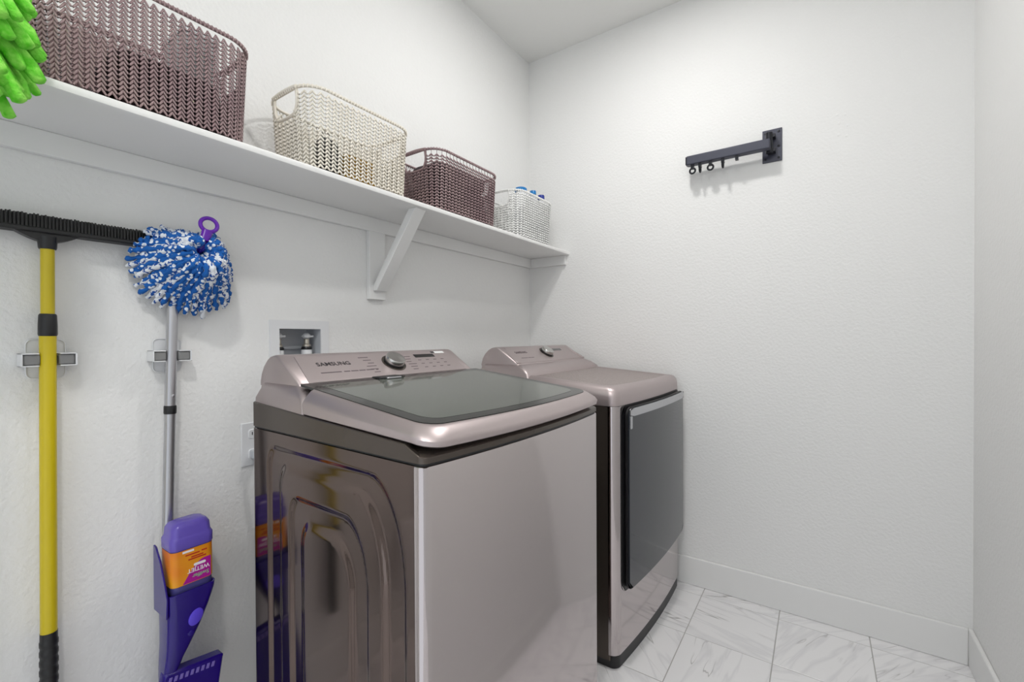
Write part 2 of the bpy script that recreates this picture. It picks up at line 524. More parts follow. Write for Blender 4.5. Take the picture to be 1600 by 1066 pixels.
# ------------------------------------------------------------------ knit baskets
def basket(name, label, y0, y1, x0, x1, H, m, pitch, row, rcol, rise=1.3, links=False, flare=0.012, rad=0.05, group='knit baskets on the shelf'):
    zb = SZ1 + 0.0005
    cx, cy, hx, hy = (x0 + x1) / 2 , (y0 + y1) / 2, (x1 - x0) / 2, (y1 - y0) / 2
    root = thing(name, (cx, cy, zb), label, 'basket', group)
    # dense base outline with normals, resampled by arc length at mid height
    seq = []
    N = 14
    for (sx, sy, a0) in ((1, -1, -PI / 2), (1, 1, 0), (-1, 1, PI / 2), (-1, -1, PI)):
        for k in range(N + 1):
            a = a0 + PI / 2 * k / N
            seq.append((Vector((cx + sx * (hx - rad) + rad * math.cos(a), cy + sy * (hy - rad) + rad * math.sin(a))), Vector((math.cos(a), math.sin(a)))))
    acc = [0.0]
    for i in range(len(seq)):
        p, q = seq[i], seq[(i + 1) % len(seq)]
        acc.append(acc[-1] + ((q[0] + q[1] * flare / 2) - (p[0] + p[1] * flare / 2)).length)
    Ltot = acc[-1]

    def S(s, t, out=0.0):
        s = (s % 1.0) * Ltot
        i = 0
        lo, hi = 0, len(seq) - 1
        while lo < hi:
            mid = (lo + hi + 1) // 2
            if acc[mid] <= s: lo = mid
            else: hi = mid - 1
        i = lo
        d = acc[i + 1] - acc[i]
        u = (s - acc[i]) / d if d > 1e-9 else 0
        p, q = seq[i], seq[(i + 1) % len(seq)]
        pos = p[0].lerp(q[0], u); nr = p[1].lerp(q[1], u).normalized()
        r = pos + nr * (flare * t + out)
        return Vector((r.x, r.y, zb + 0.004 + (H - 0.004) * t)), nr

    ncol = int(round(Ltot / pitch)); nrow = int((H - 0.012) / row)
    hole_w, hole_lo, hole_hi = hx * 0.58, 0.70, 0.965

    def in_hole(s, t):
        p, nr = S(s, t)
        if abs(nr.y) < 0.75: return False
        d = abs(p.x - cx)
        e = hole_w * (0.72 + 0.28 * min(1, (t - hole_lo) / 0.12))
        return hole_lo < t < hole_hi and d < e

    kn = MB()
    for c in range(ncol):
        sc_ = c / ncol
        for r_ in range(nrow):
            t0 = (0.004 + r_ * row) / H; t1 = min(1.0, (0.004 + r_ * row + row * rise) / H); tm = (t0 + t1) / 2
            if in_hole(sc_, tm) or in_hole(sc_, t1): continue
            for sg in (-1, 1):
                a, _ = S(sc_ + sg * 0.07 / ncol, t0, 0.0026)
                bq, _ = S(sc_ + sg * 0.34 / ncol, tm, 0.0014)
                d, _ = S(sc_ + sg * 0.48 / ncol, t1, -0.0018)
                kn.tube([a, bq, d], [rcol * 0.8, rcol, rcol * 0.8], 5, cap=False)
        if links:
            run = []
            for q in range(13):
                t = 0.01 + 0.98 * q / 12
                s_ = sc_ + 0.5 / ncol
                if in_hole(s_, t):
                    if len(run) > 1: kn.tube(run, 0.0013, 4, cap=False)
                    run = []
                else:
                    run.append(S(s_, t, -0.003)[0])
            if len(run) > 1: kn.tube(run, 0.0013, 4, cap=False)
    tag(kn.build('knit_weave', m, root, angle=80), kind='stuff')
    # rim with its wrapped ribs
    rm = MB()
    NR = 96
    rm.tube([S(i / NR, 1.0)[0] for i in range(NR)], 0.0044, 8, closed=True)
    for c in range(ncol * 2):
        p, nr = S(c / (2 * ncol), 1.0)
        n3 = Vector((nr.x, nr.y, 0))
        rm.tube([p + n3 * 0.0046 - Vector((0, 0, 0.007)), p + n3 * 0.0052, p + Vector((0, 0, 0.0052))], 0.0017, 5)
    tag(rm.build('rim', m, root, angle=80))
    # handle openings: a smooth border around each hole
    for sy in (-1, 1):
        pts = []
        for (ux, t) in ((-0.78, hole_lo), (-0.4, hole_lo - 0.012), (0, hole_lo - 0.016), (0.4, hole_lo - 0.012), (0.78, hole_lo), (0.98, hole_lo + 0.1), (1.02, 0.88), (0.98, 0.985)):
            pts.append((ux, t))
        path = []
        for ux, t in [(-0.98, 0.985), (-1.02, 0.88), (-0.98, hole_lo + 0.1)] + pts:
            yy = cy + sy * (hy + flare * t)
            path.append((cx + ux * hole_w, yy, zb + 0.004 + (H - 0.004) * t))
        MB().tube(path, 0.0042, 8).build('handle_border', m, root, angle=80)
        hp = []
        for k in range(9):
            ux = -1.05 + 2.1 * k / 8
            hp.append((cx + ux * hole_w, cy + sy * (hy + flare + 0.002), zb + H + 0.004 * (1 - ux * ux)))
        MB().tube(hp, 0.0058, 8).build('handle', m, root, angle=80)
    bt = MB()
    P = [S(i / 48, 0.0)[0] for i in range(48)]
    bt.loft([[(p.x, p.y, zb) for p in P], [(p.x, p.y, zb + 0.006) for p in P]])
    bt.build('base', m, root)
    return root, S


basket('knit_basket', 'large mauve knit-pattern plastic basket at the left end of the shelf beside the green mop', 0.184, 0.542, -1.345, -1.150, 0.238, MAUVE, 0.0165, 0.0095, 0.0024, rise=1.5)
basket('knit_basket', 'cream knit-pattern plastic basket between the two mauve baskets', 0.700, 1.058, -1.345, -1.148, 0.226, CREAM, 0.0200, 0.0110, 0.0029, rise=1.1)
basket('knit_basket', 'mauve knit-pattern plastic basket between the cream and the white baskets', 1.190, 1.562, -1.345, -1.148, 0.222, MAUVE, 0.0190, 0.0112, 0.0034, rise=0.85, links=True)
basket('knit_basket', 'white knit-pattern plastic basket holding bottles at the far end of the shelf', 1.725, 2.040, -1.345, -1.148, 0.216, WHITEK, 0.0190, 0.0112, 0.0034, rise=0.85, links=True)


def cloth_bundle(name, label, c, hx, hy, h, m, seed, cat='cloth'):
    """a soft folded stack: three rounded layers, uneven"""
    rnd = random.Random(seed)
    z = SZ1 + 0.009
    root = thing(name, (c[0], c[1], z), label, cat)
    k = 3
    for i in range(k):
        ox, oy = rnd.uniform(-0.004, 0.004), rnd.uniform(-0.006, 0.006)
        hh = h / k
        z0 = z + i * hh
        ax, ay = hx * rnd.uniform(0.9, 1.0), hy * rnd.uniform(0.9, 1.0)
        rings = []
        for (q, ins) in ((0.0, 0.010), (0.2, 0.002), (0.5, 0.0), (0.8, 0.002), (1.0, 0.012)):
            rings.append([(x, y, z0 + hh * q) for x, y in rrect(c[0] + ox, c[1] + oy, ax - ins, ay - ins, 0.018, 4)])
        MB().loft(rings).build('fold', m, root, angle=70)
    return root


cloth_bundle('folded_cloth', 'dark folded cloth glimpsed inside the large mauve basket', (-1.245, 0.40), 0.075, 0.105, 0.125, DARKCLOTH, 1)
cloth_bundle('folded_cloth', 'ochre folded cloth showing through the cream basket', (-1.205, 0.885), 0.035, 0.062, 0.085, YELCLOTH, 2)
cloth_bundle('folded_cloth', 'dark folded cloth filling the smaller mauve basket', (-1.245, 1.376), 0.078, 0.150, 0.192, DARKCLOTH, 3)
# dark box behind the ochre cloth
dk = thing('dark_bag', (-1.21, 0.790, SZ1 + 0.009), 'small black item showing through the left side of the cream basket', 'bag')
MB().loft([[(x, y, z) for x, y in rrect(-1.21, 0.790, a, b_, 0.012, 4)] for z, a, b_ in ((SZ1 + 0.009, 0.035, 0.022), (SZ1 + 0.06, 0.042, 0.026), (SZ1 + 0.11, 0.034, 0.022), (SZ1 + 0.125, 0.012, 0.018))]).build('pouch', BLACK, dk)
MB().tube([(-1.21, 0.777, SZ1 + 0.124), (-1.21, 0.780, SZ1 + 0.143), (-1.21, 0.800, SZ1 + 0.143), (-1.21, 0.803, SZ1 + 0.124)], 0.003, 6).build('strap', BLACK, dk)
# cloudy plastic tub poking out of the big basket
tb = thing('plastic_tub', (-1.24, 0.485, SZ1 + 0.134), 'cloudy plastic tub poking above the rim of the large mauve basket', 'tub')
zt = SZ1 + 0.134
MB().loft([[(x, y, zt + h) for x, y in rrect(-1.245, 0.455, a, a * 0.55, 0.016, 4)] for h, a in ((0, 0.055), (0.085, 0.062), (0.09, 0.066), (0.096, 0.066))]).build('body', CLEARPL, tb)
MB().loft([[(x, y, zt + h) for x, y in rrect(-1.245, 0.455, a, a * 0.55, 0.016, 4)] for h, a in ((0.0962, 0.070), (0.106, 0.070), (0.110, 0.062))]).build('lid', CLEARPL, tb)


def bottle(label, x, y, h, r, body_m, cap_m, cap_r, cap_h):
    z = SZ1 + 0.009
    root = thing('bottle', (x, y, z), label, 'bottle', 'bottles in the white basket')
    MB().lathe((x, y, z), (0, 0, 1), [(r * 0.92, 0), (r, 0.006), (r, h * 0.72), (r * 0.9, h * 0.82), (cap_r * 0.85, h * 0.95), (cap_r * 0.85, h)], 20).build('body', body_m, root)
    MB().lathe((x, y, z + h), (0, 0, 1), [(cap_r, 0.0005), (cap_r, cap_h * 0.8), (cap_r * 0.9, cap_h), (cap_r * 0.3, cap_h)], 20).build('cap', cap_m, root)
    return root


bottle('white bottle with a wide blue cap near the left end of the white basket', -1.200, 1.832, 0.232, 0.036, WHITE_PL, CAPBLUE, 0.030, 0.018)
bottle('white bottle with a narrow blue cap at the far end of the white basket', -1.225, 1.985, 0.262, 0.026, WHITE_PL, CAPBLUE, 0.017, 0.020)
bb = bottle('small bottle with a navy and white top at the right end of the white basket', -1.176, 1.985, 0.224, 0.022, WHITE_PL, NAVY, 0.0175, 0.026)
bottle('white bottle with a white cap beside the wide blue cap in the white basket', -1.215, 1.900, 0.228, 0.027, WHITE_PL, WHITE_PL, 0.020, 0.014)


# ------------------------------------------------------------------ appliances
def console_mesh(yl, yr):
    mb = MB()
    # low shoulder that carries the console
    R_ = []
    for z, xb, xf, ins, rf in ((0.986, -1.190, -0.930, 0.003, 0.004), (1.016, -1.192, -0.936, 0.006, 0.010), (1.036, -1.192, -0.962, 0.018, 0.016), (1.049, -1.190, -0.996, 0.032, 0.018)):
        R_.append(lev(foot(xb, xf, yl + ins, yr - ins, rf, rf, 0, 0.031 - ins * 0.9), z))
    mb.loft(R_)
    # console proper: side profile drawn across the width, softened at both ends
    prof = [(-0.994, 1.044), (-0.9985, 1.0515), (-1.097, 1.1155), (-1.106, 1.1190), (-1.118, 1.1195), (-1.135, 1.1165), (-1.152, 1.108), (-1.170, 1.092), (-1.183, 1.072), (-1.190, 1.050), (-1.190, 1.040)]
    cx_, cz_ = -1.10, 1.05
    st = []
    for y, k in ((yl + 0.0335, 0.93), (yl + 0.0355, 0.97), (yl + 0.040, 0.995), (yl + 0.047, 1.0), (yr - 0.047, 1.0), (yr - 0.040, 0.995), (yr - 0.0355, 0.97), (yr - 0.0335, 0.93)):
        st.append([(cx_ + (x - cx_) * k, y, cz_ + (z - cz_) * k) for x, z in prof])
    mb.loft(st)
    return mb


FACE0, FACE1 = Vector((-0.9985, 0, 1.0515)), Vector((-1.097, 0, 1.1155))   # bottom and top of the sloping fascia
FUP = (FACE1 - FACE0).normalized()
FN = Vector((-FUP.z * -1, 0, -FUP.x)).normalized()
FLEN = (FACE1 - FACE0).length


def fpt(y, s, out=0.0):
    p = FACE0 + FUP * (FLEN * s) + FN * out
    return Vector((p.x, y, p.z))


def fplate(mb, y0, y1, s0, s1, o0, o1, skew=0.0):
    r_ = lambda o: [fpt(y0, s0, o), fpt(y1, s0, o), fpt(y1 - skew, s1, o), fpt(y0 + skew, s1, o)]
    return mb.loft([r_(o0), r_(o1)])


# ---- washer
WL, WR = 0.533, 1.215
washer = thing('washing_machine', (-0.87, 0.874, 0), 'champagne top-loading washing machine with a dark glass lid, nearest the camera', 'washer')
BOW, XFW, SKW = 0.021, -0.549, 0.0
# cabinet shell behind the front panel
cab = foot(-1.189, -0.562, WL + 0.0075, WR - 0.0005, 0.004, 0.01, 0.0, 0.025)
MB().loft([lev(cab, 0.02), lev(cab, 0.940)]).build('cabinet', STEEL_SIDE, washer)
# embossed side sheet: stepped arches pressed into the metal
side = MB()
NX, NZ = 150, 170
xa, xb_, za, zb_ = -1.190, -0.5705, 0.022, 0.9405
RR = [-0.598, -0.652, -0.705, -0.753]; LL = [-1.078, -1.028, -0.980, -0.934]; TT = [0.905, 0.866, 0.806, 0.756]


def arch(x, z, k):
    R_, L_, T_ = RR[k], LL[k], TT[k]
    rx, rz = 0.10 - 0.012 * k, 0.20 - 0.035 * k
    lx_, lz_ = 0.035, 0.05
    d = min(R_ - x, x - L_, T_ - z)
    if x > R_ - rx and z > T_ - rz:
        q = math.hypot((x - (R_ - rx)) / rx, (z - (T_ - rz)) / rz); d = min(d, (1 - q) * rx)
    if x < L_ + lx_ and z > T_ - lz_:
        q = math.hypot((x - (L_ + lx_)) / lx_, (z - (T_ - lz_)) / lz_); d = min(d, (1 - q) * lx_)
    return d


def sst(d, w_):
    t = max(0, min(1, d / w_ + 0.5))
    return t * t * (3 - 2 * t)


vs = []
for j in range(NZ + 1):
    z = za + (zb_ - za) * j / NZ
    for i in range(NX + 1):
        x = xa + (xb_ - xa) * i / NX
        y = WL + max(0.0, (-1.15 - x)) * 0.62
        h = sst(arch(x, z, 0), 0.010) - sst(arch(x, z, 1), 0.020) + sst(arch(x, z, 2), 0.010) - sst(arch(x, z, 3), 0.020)
        vs.append((x, y + 0.0060 * h, z))
fs = [(j * (NX + 1) + i, j * (NX + 1) + i + 1, (j + 1) * (NX + 1) + i + 1, (j + 1) * (NX + 1) + i) for j in range(NZ) for i in range(NX)]
side.add(vs, fs)
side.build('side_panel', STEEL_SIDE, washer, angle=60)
# brushed front panel wrapping the corners
fp = foot(-0.5725, XFW, WL, WR, 0.018, 0.001, BOW, skew=SKW)
MB().loft([lev(fp, 0.028), lev(fp, 0.9385), lev(foot(-0.5725, XFW - 0.002, WL + 0.002, WR - 0.002, 0.017, 0.001, BOW, skew=SKW), 0.9405)]).build('front_panel', STEEL_FRONT, washer, angle=50)
MB().loft([lev(foot(-1.19, XFW - 0.02, WL + 0.02, WR - 0.02, 0.018, 0.02, BOW, skew=SKW), z) for z in (0.0, 0.027)]).build('plinth', BLACK, washer)
# thin dark joint between cabinet and top collar
MB().loft([lev(foot(-1.188, XFW - 0.003, WL + 0.003, WR - 0.003, 0.017, 0.01, BOW, 0.028, skew=SKW), z) for z in (0.9406, 0.9455)]).build('joint', BLACK, washer)


def zcol(x, y):
    if x > -0.556: return 0.957
    if x > -0.594: return 0.957 + 0.018 * (-0.556 - x) / 0.038
    return 0.975 + (-0.594 - x) / 0.522 * 0.028


def zcol2(x, y):
    return min(zcol(x, y) + 0.0, 0.966 if x > -0.6 else 2)


A = foot(-1.190, XFW, WL, WR, 0.018, 0.01, BOW, 0.028, skew=SKW)
# finer sampling along the sides so the collar's step down at the front corner is a real ramp
def densify(P, step=0.03):
    out = []
    for i in range(len(P)):
        a, b_ = Vector(P[i]), Vector(P[(i + 1) % len(P)])
        k = max(1, int((b_ - a).length / step))
        for q in range(k):
            out.append(tuple(a.lerp(b_, q / k)))
    return out


A = densify(A)
cyw = (WL + WR) / 2


def inset(P, d, front=None):
    out = []
    for (x, y) in P:
        yy = y + d if y < WL + 0.05 else (y - d if y > WR - 0.05 else y)
        fr = d if front is None else front
        xx = x - fr if x > -0.57 else x
        out.append((xx, yy))
    return out


collar = MB().loft([lev(A, 0.9456), lev(A, lambda x, y: zcol(x, y) - 0.0015), lev(inset(A, 0.0015), zcol),
                    [(x2, y2, zcol(x1, y1) + (0.006 if x1 > -0.57 else 0.0)) for (x1, y1), (x2, y2) in zip(A, inset(A, 0.012, 0.022))]])
collar.build('top_collar', CHAMP_D, washer, angle=40)
console_mesh(WL, WR).build('console', CHAMP, washer, angle=48)
# lid
LBK = -0.928
zl_bot = lambda x, y: 0.9775 + (-0.60 - x) / 0.33 * 0.0135 if x < -0.60 else 0.9640 + max(0.0, (-x - 0.52)) / 0.08 * 0.0135
zl_mid = lambda x, y: zl_bot(x, y) + (0.0135 + 0.0115 * (-0.52 - x) / 0.4)
zl_top = lambda x, y: 1.0015 + (-0.535 - x) / 0.39 * 0.0450
lr = []
for ins, zf, rf in ((0.010, zl_bot, 0.045), (0.002, lambda x, y: zl_bot(x, y) + 0.005, 0.05), (0.0005, zl_mid, 0.05),
                    (0.004, lambda x, y: zl_mid(x, y) + 0.28 * (zl_top(x, y) - zl_mid(x, y)), 0.05),
                    (0.0205, lambda x, y: zl_mid(x, y) + 0.86 * (zl_top(x, y) - zl_mid(x, y)), 0.045),
                    (0.0285, lambda x, y: zl_top(x, y), 0.042), (0.034, lambda x, y: zl_top(x, y) - 0.001, 0.04)):
    P = foot(LBK, -0.536 - ins * 1.0, WL + ins, WR - ins, rf, 0.001, BOW, skew=SKW)
    # densify the long sides
    lr.append(lev(densify(P, 0.04) if False else P, zf))
lid = MB().loft(lr).build('lid_frame', CHAMP, washer, angle=50)
gb0 = foot(-0.988, -0.5665, WL + 0.030, WR - 0.030, 0.045, 0.004, BOW * 0.95, skew=SKW)
gb1 = foot(-0.955, -0.592, WL + 0.060, WR - 0.060, 0.040, 0.01, BOW * 0.9, skew=SKW)
zt_ = lambda d: (lambda x, y: zl_top(x, y) + d)
MB().loft([lev(gb0, zt_(-0.004)), lev(gb0, zt_(0.0012))]).build('glass_border', GLASS_ED, washer, angle=40)
MB().loft([lev(gb1, zt_(0.0002)), lev(gb1, zt_(0.0016))]).build('glass_pane', GLASS_IN, washer, angle=40)
# lid lock recess under the console
lk = MB().box(-0.992, -0.955, 0.762, 0.842, 1.0400, 1.0575)
latch = lk.build('lid_latch', BLACK, washer, bevel=0.003)
MB().box(-0.9565, -0.9480, 0.780, 0.828, 1.0515, 1.0560).build('latch_tongue', SILVER, latch, bevel=0.001)
# fascia
fascia = fplate(MB(), WL + 0.060, WR - 0.060, 0.035, 0.965, -0.003, 0.0016, 0.012).build('control_fascia', CHAMP, washer, bevel=0.0012)
text_mesh('brand_lettering', 'SAMSUNG', 0.0215, INK, fascia, fpt(0.645, 0.565, 0.0018), (0, 1, 0), FUP)
dash = MB()
yy = 0.640
for wd in (0.058, 0.018, 0.022, 0.02, 0.024):
    fplate(dash, yy, yy + wd, 0.30, 0.335, 0.0015, 0.0019); yy += wd + (0.007 if wd > 0.03 else 0.003)
fplate(dash, yy + 0.004, yy + 0.011, 0.29, 0.345, 0.0015, 0.0019)
dash.build('fine_print', INK_L, fascia)
kc = fpt(0.884, 0.52, 0.0016)
MB().lathe(kc, FN, [(0.0375, 0.0), (0.0375, 0.0012), (0.036, 0.0016)], 40).build('dial_ring', CHAMP_D, fascia)
kn = MB().lathe(kc, FN, [(0.031, 0.001), (0.031, 0.006), (0.0295, 0.007), (0.0295, 0.019), (0.0275, 0.0215), (0.002, 0.0222)], 40)
dial = kn.build('cycle_dial', KNOB, washer, angle=40)
MB().lathe(kc, FN, [(0.0318, 0.0012), (0.0318, 0.0075)], 40).build('dial_skirt', BLACK, dial)
ticks = MB()
for k in range(6):
    wd = 0.020 + 0.006 * (k % 3)
    fplate(ticks, 0.808 - wd - 0.002 * abs(k - 2.5) + 0.010, 0.818 - 0.002 * abs(k - 2.5), 0.20 + 0.12 * k, 0.225 + 0.12 * k, 0.0015, 0.0019)
    fplate(ticks, 0.934, 0.934 + wd, 0.20 + 0.11 * k, 0.225 + 0.11 * k, 0.0015, 0.0019)
for k in range(4):
    for r_ in range(3):
        fplate(ticks, 0.985 + 0.033 * k, 0.998 + 0.033 * k, 0.25 + 0.16 * r_, 0.275 + 0.16 * r_, 0.0015, 0.0019)
tag(ticks.build('cycle_print', INK_L, fascia), kind='stuff')
fplate(MB(), 0.985, 1.070, 0.70, 0.84, 0.0014, 0.0022).build('display', DISPLAY, fascia)
st = fplate(MB(), 1.068, 1.128, 0.86, 0.955, 0.0014, 0.0023).build('sticker', STICKER, fascia)
fplate(MB(), 1.068, 1.084, 0.865, 0.95, 0.0023, 0.0026).build('sticker_emblem', INK, st)

# the washer stands slightly turned towards the door
WYAW, PIV = math.radians(-1.4), Vector((XFW, WL, 0))
washer.location = PIV + Matrix.Rotation(WYAW, 3, 'Z') @ (washer.location - PIV)
washer.rotation_euler.z = WYAW

# ---- dryer
DL, DR = 1.465, 2.150
dryer = thing('tumble_dryer', (-0.87, 1.808, 0), 'champagne front-loading tumble dryer with a dark curved door, in the far corner', 'dryer')
DX, DB, DSK = -0.574, 0.016, 0.034
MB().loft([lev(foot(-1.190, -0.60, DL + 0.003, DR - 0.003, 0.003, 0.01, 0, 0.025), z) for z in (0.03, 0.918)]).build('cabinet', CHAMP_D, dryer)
MB().loft([lev(foot(-1.18, DX - 0.004, DL + 0.010, DR - 0.004, 0.03, 0.02, DB, skew=DSK, rf2=0.012), z) for z in (0.0, 0.0515)]).build('kick_plinth', BLACK, dryer, bevel=0.003)
dfp = foot(-0.599, DX, DL, DR, 0.035, 0.001, DB, skew=DSK, rf2=0.014)
MB().loft([lev(dfp, 0.052), lev(dfp, 0.918)]).build('front_panel', STEEL_FRONT, dryer, angle=50)
# top cover with raised rim and a speckled work surface
ztd = lambda d: (lambda x, y: 0.985 + max(0, (-0.60 - x)) / 0.40 * 0.030 + d)
tc_ = []
for ins, zf in ((0.0, 0.9195), (0.0, lambda x, y: ztd(-0.034)(x, y)), (0.004, lambda x, y: ztd(-0.017)(x, y)), (0.013, lambda x, y: ztd(-0.005)(x, y)), (0.026, ztd(0.0)), (0.040, ztd(0.0)), (0.046, ztd(-0.004))):
    tc_.append(lev(foot(-1.188, DX - ins, DL + ins, DR - ins, 0.035, 0.008, DB, skew=DSK, rf2=0.022), zf))
MB().loft(tc_).build('top_cover', CHAMP, dryer, angle=50)
sp = foot(-0.965, DX - 0.047, DL + 0.048, DR - 0.048, 0.03, 0.01, DB, skew=DSK)
MB().loft([lev(sp, ztd(-0.006)), lev(sp, ztd(-0.0032))]).build('work_surface', SPECK, dryer)
console_mesh(DL, DR).build('console', CHAMP, dryer, angle=48)
dfas = fplate(MB(), DL + 0.060, DR - 0.060, 0.035, 0.965, -0.003, 0.0016, 0.012).build('control_fascia', CHAMP, dryer, bevel=0.0012)
text_mesh('brand_lettering', 'SAMSUNG', 0.0200, INK_L, dfas, fpt(DL + 0.105, 0.60, 0.0018), (0, 1, 0), FUP)
dash = MB()
yy = DL + 0.105
for wd in (0.05, 0.02, 0.022):
    fplate(dash, yy, yy + wd, 0.30, 0.33, 0.0015, 0.0019); yy += wd + 0.004
dash.build('fine_print', INK_L, dfas)
kc = fpt(DL + 0.352, 0.55, 0.0016)
MB().lathe(kc, FN, [(0.0375, 0.0), (0.0375, 0.0012), (0.036, 0.0016)], 40).build('dial_ring', CHAMP_D, dfas)
dd = MB().lathe(kc, FN, [(0.031, 0.001), (0.031, 0.006), (0.0295, 0.007), (0.0295, 0.019), (0.0275, 0.0215), (0.002, 0.0222)], 40).build('cycle_dial', KNOB, dryer, angle=40)
MB().lathe(kc, FN, [(0.0318, 0.0012), (0.0318, 0.0075)], 40).build('dial_skirt', BLACK, dd)
fplate(MB(), DL + 0.440, DL + 0.525, 0.66, 0.80, 0.0014, 0.0022).build('display', DISPLAY, dfas)
# small bright cheek inlays at both ends of the fascia
for (ya, yb, sk) in ((DL + 0.034, DL + 0.058, 1), (DR - 0.034, DR - 0.058, -1)):
    pts = [fpt(ya, 0.03, 0.004), fpt(yb, 0.03, 0.004), fpt(yb + sk * 0.012, 0.9, 0.002), fpt(ya + sk * 0.022, 0.9, 0.0)]
    ch = MB().loft([[p - FN * 0.012 for p in pts], pts])
    ch.build('cheek_inlay', SILVER if False else CHAMP, dryer, bevel=0.001)
# lint filter flap at the foot of the console
lf = MB().box(-0.99, -0.955, DL + 0.20, DL + 0.42, 1.012, 1.0165).build('lint_filter', CHAMP, dryer, bevel=0.002)
MB().box(-0.972, -0.958, DL + 0.275, DL + 0.345, 1.0166, 1.0235).build('filter_grip', SILVER, lf, bevel=0.002)


def dbow(y, out):
    yc, hw = (DL + DR) / 2, (DR - DL) / 2
    return DX + DB * (1 - ((y - yc) / hw) ** 2) + DSK * (y - DL) / (DR - DL) + out


def dslab(y0, y1, z0, z1, r_, o0, o1, rings=None):
    """rounded slab following the bow of the front"""
    base = rrect(0, 0, (y1 - y0) / 2, (z1 - z0) / 2, r_, 6)
    base = densify(base, 0.06)
    cyy, czz = (y0 + y1) / 2, (z0 + z1) / 2
    R_ = []
    for o_, k in rings or ((o0, 0.0), (o1, 0.0)):
        R_.append([(dbow(cyy + a - math.copysign(k, a), o_), cyy + a - math.copysign(k, a), czz + b_ - math.copysign(k, b_)) for a, b_ in base])
    # bowed cap: strips across the width
    mb = MB()
    mb.loft(R_, True, False)
    NY = 24
    last_o, last_k = (rings or ((o0, 0), (o1, 0)))[-1]
    hy_, hz_ = (y1 - y0) / 2 - last_k, (z1 - z0) / 2 - last_k
    gv, gf = [], []
    for i in range(NY + 1):
        a = -hy_ + 2 * hy_ * i / NY
        d = max(0.0, abs(a) - (hy_ - r_))
        cut = r_ - math.sqrt(max(0.0, r_ * r_ - d * d))
        for sgn in (-1, 1):
            gv.append((dbow(cyy + a, last_o), cyy + a, czz + sgn * (hz_ - cut)))
    for i in range(NY):
        gf.append((2 * i, 2 * i + 2, 2 * i + 3, 2 * i + 1))
    mb.add(gv, gf)
    return mb


DZ0, DZ1 = 0.268, 0.912
dslab(DL + 0.034, DR - 0.008, DZ0 - 0.008, DZ1 + 0.006, 0.035, -0.010, 0.002).build('door_seal', BLACK, dryer, angle=40)
door = dslab(DL + 0.046, DR - 0.002, DZ0, DZ1, 0.03, 0.002, 0.026, ((0.002, 0.010), (0.010, 0.0), (0.018, 0.0))).build('door_rim', BLACK, dryer, angle=40)
dslab(DL + 0.050, DR - 0.006, DZ0 + 0.005, DZ1 - 0.003, 0.028, 0.0175, 0.0225).build('door_glass', DOORGL, door, angle=40)
dslab(DL + 0.053, DR - 0.006, DZ1 - 0.032, DZ1 - 0.004, 0.006, 0.0215, 0.0255).build('silver_edge', SILVER, door, angle=40)
dslab(DL + 0.053, DL + 0.068, DZ1 - 0.075, DZ1 - 0.030, 0.004, 0.0215, 0.0253).build('silver_corner', SILVER, door, angle=40)

# ------------------------------------------------------------------ washer supply box in the wall
box = thing('supply_box', (XL, 0.806, bz0), 'white recessed washer supply box with two valves in the left wall', 'outlet box')
fr = MB()
fy0, fy1, fz0, fz1 = 0.706, 0.906, 1.005, 1.218
fr.box(XL, XL + 0.004, fy0, bx0 + 0.003, fz0, fz1).box(XL, XL + 0.004, bx1 - 0.003, fy1, fz0, fz1)
fr.box(XL, XL + 0.004, bx0 + 0.003, bx1 - 0.003, bz1 - 0.003, fz1).box(XL, XL + 0.004, bx0 + 0.003, bx1 - 0.003, fz0, bz0 + 0.003)
fr.build('face_frame', WHITE_PL, box, smooth=False)
e = 0.003
tr = MB()
tr.box(XL - 0.085, XL - 0.082, bx0, bx1, bz0, bz1)
tr.box(XL - 0.082, XL, bx0, bx0 + e, bz0, bz1).box(XL - 0.082, XL, bx1 - e, bx1, bz0, bz1)
tr.box(XL - 0.082, XL, bx0 + e, bx1 - e, bz1 - e, bz1).box(XL - 0.082, XL, bx0 + e, bx1 - e, bz0, bz0 + e)
tr.build('recess', GREY_BOX, box, smooth=False)
MB().box(XL - 0.082, XL - 0.068, bx0 + e, bx1 - e, 1.125, 1.135).build('recess_ledge', GREY_BOX, box, bevel=0.001)
for vy in (0.752, 0.848):
    vx = XL - 0.035
    vv = MB().lathe((vx, vy, bz0 + e), (0, 0, 1), [(0.017, 0), (0.017, 0.082), (0.0155, 0.085)], 18).build('hose_collar', WHITE_PL, box)
    MB().lathe((vx, vy, 1.1232), (0, 0, 1), [(0.0165, 0), (0.0175, 0.004), (0.015, 0.010)], 18).build('gasket', BLACK, vv)
    MB().lathe((vx, vy, 1.1335), (0, 0, 1), [(0.013, 0), (0.013, 0.006), (0.009, 0.010), (0.009, 0.024), (0.011, 0.026)], 16).build('valve', BRASS, box)
    vh = MB().lathe((vx, vy, 1.160), (0, 0, 1), [(0.008, 0), (0.012, 0.003), (0.012, 0.013), (0.006, 0.018)], 12)
    vh.box(vx - 0.005, vx + 0.016, vy - 0.016, vy + 0.016, 1.164, 1.170)
    vh.build('valve_handle', WHITE_PL, box, bevel=0.001)

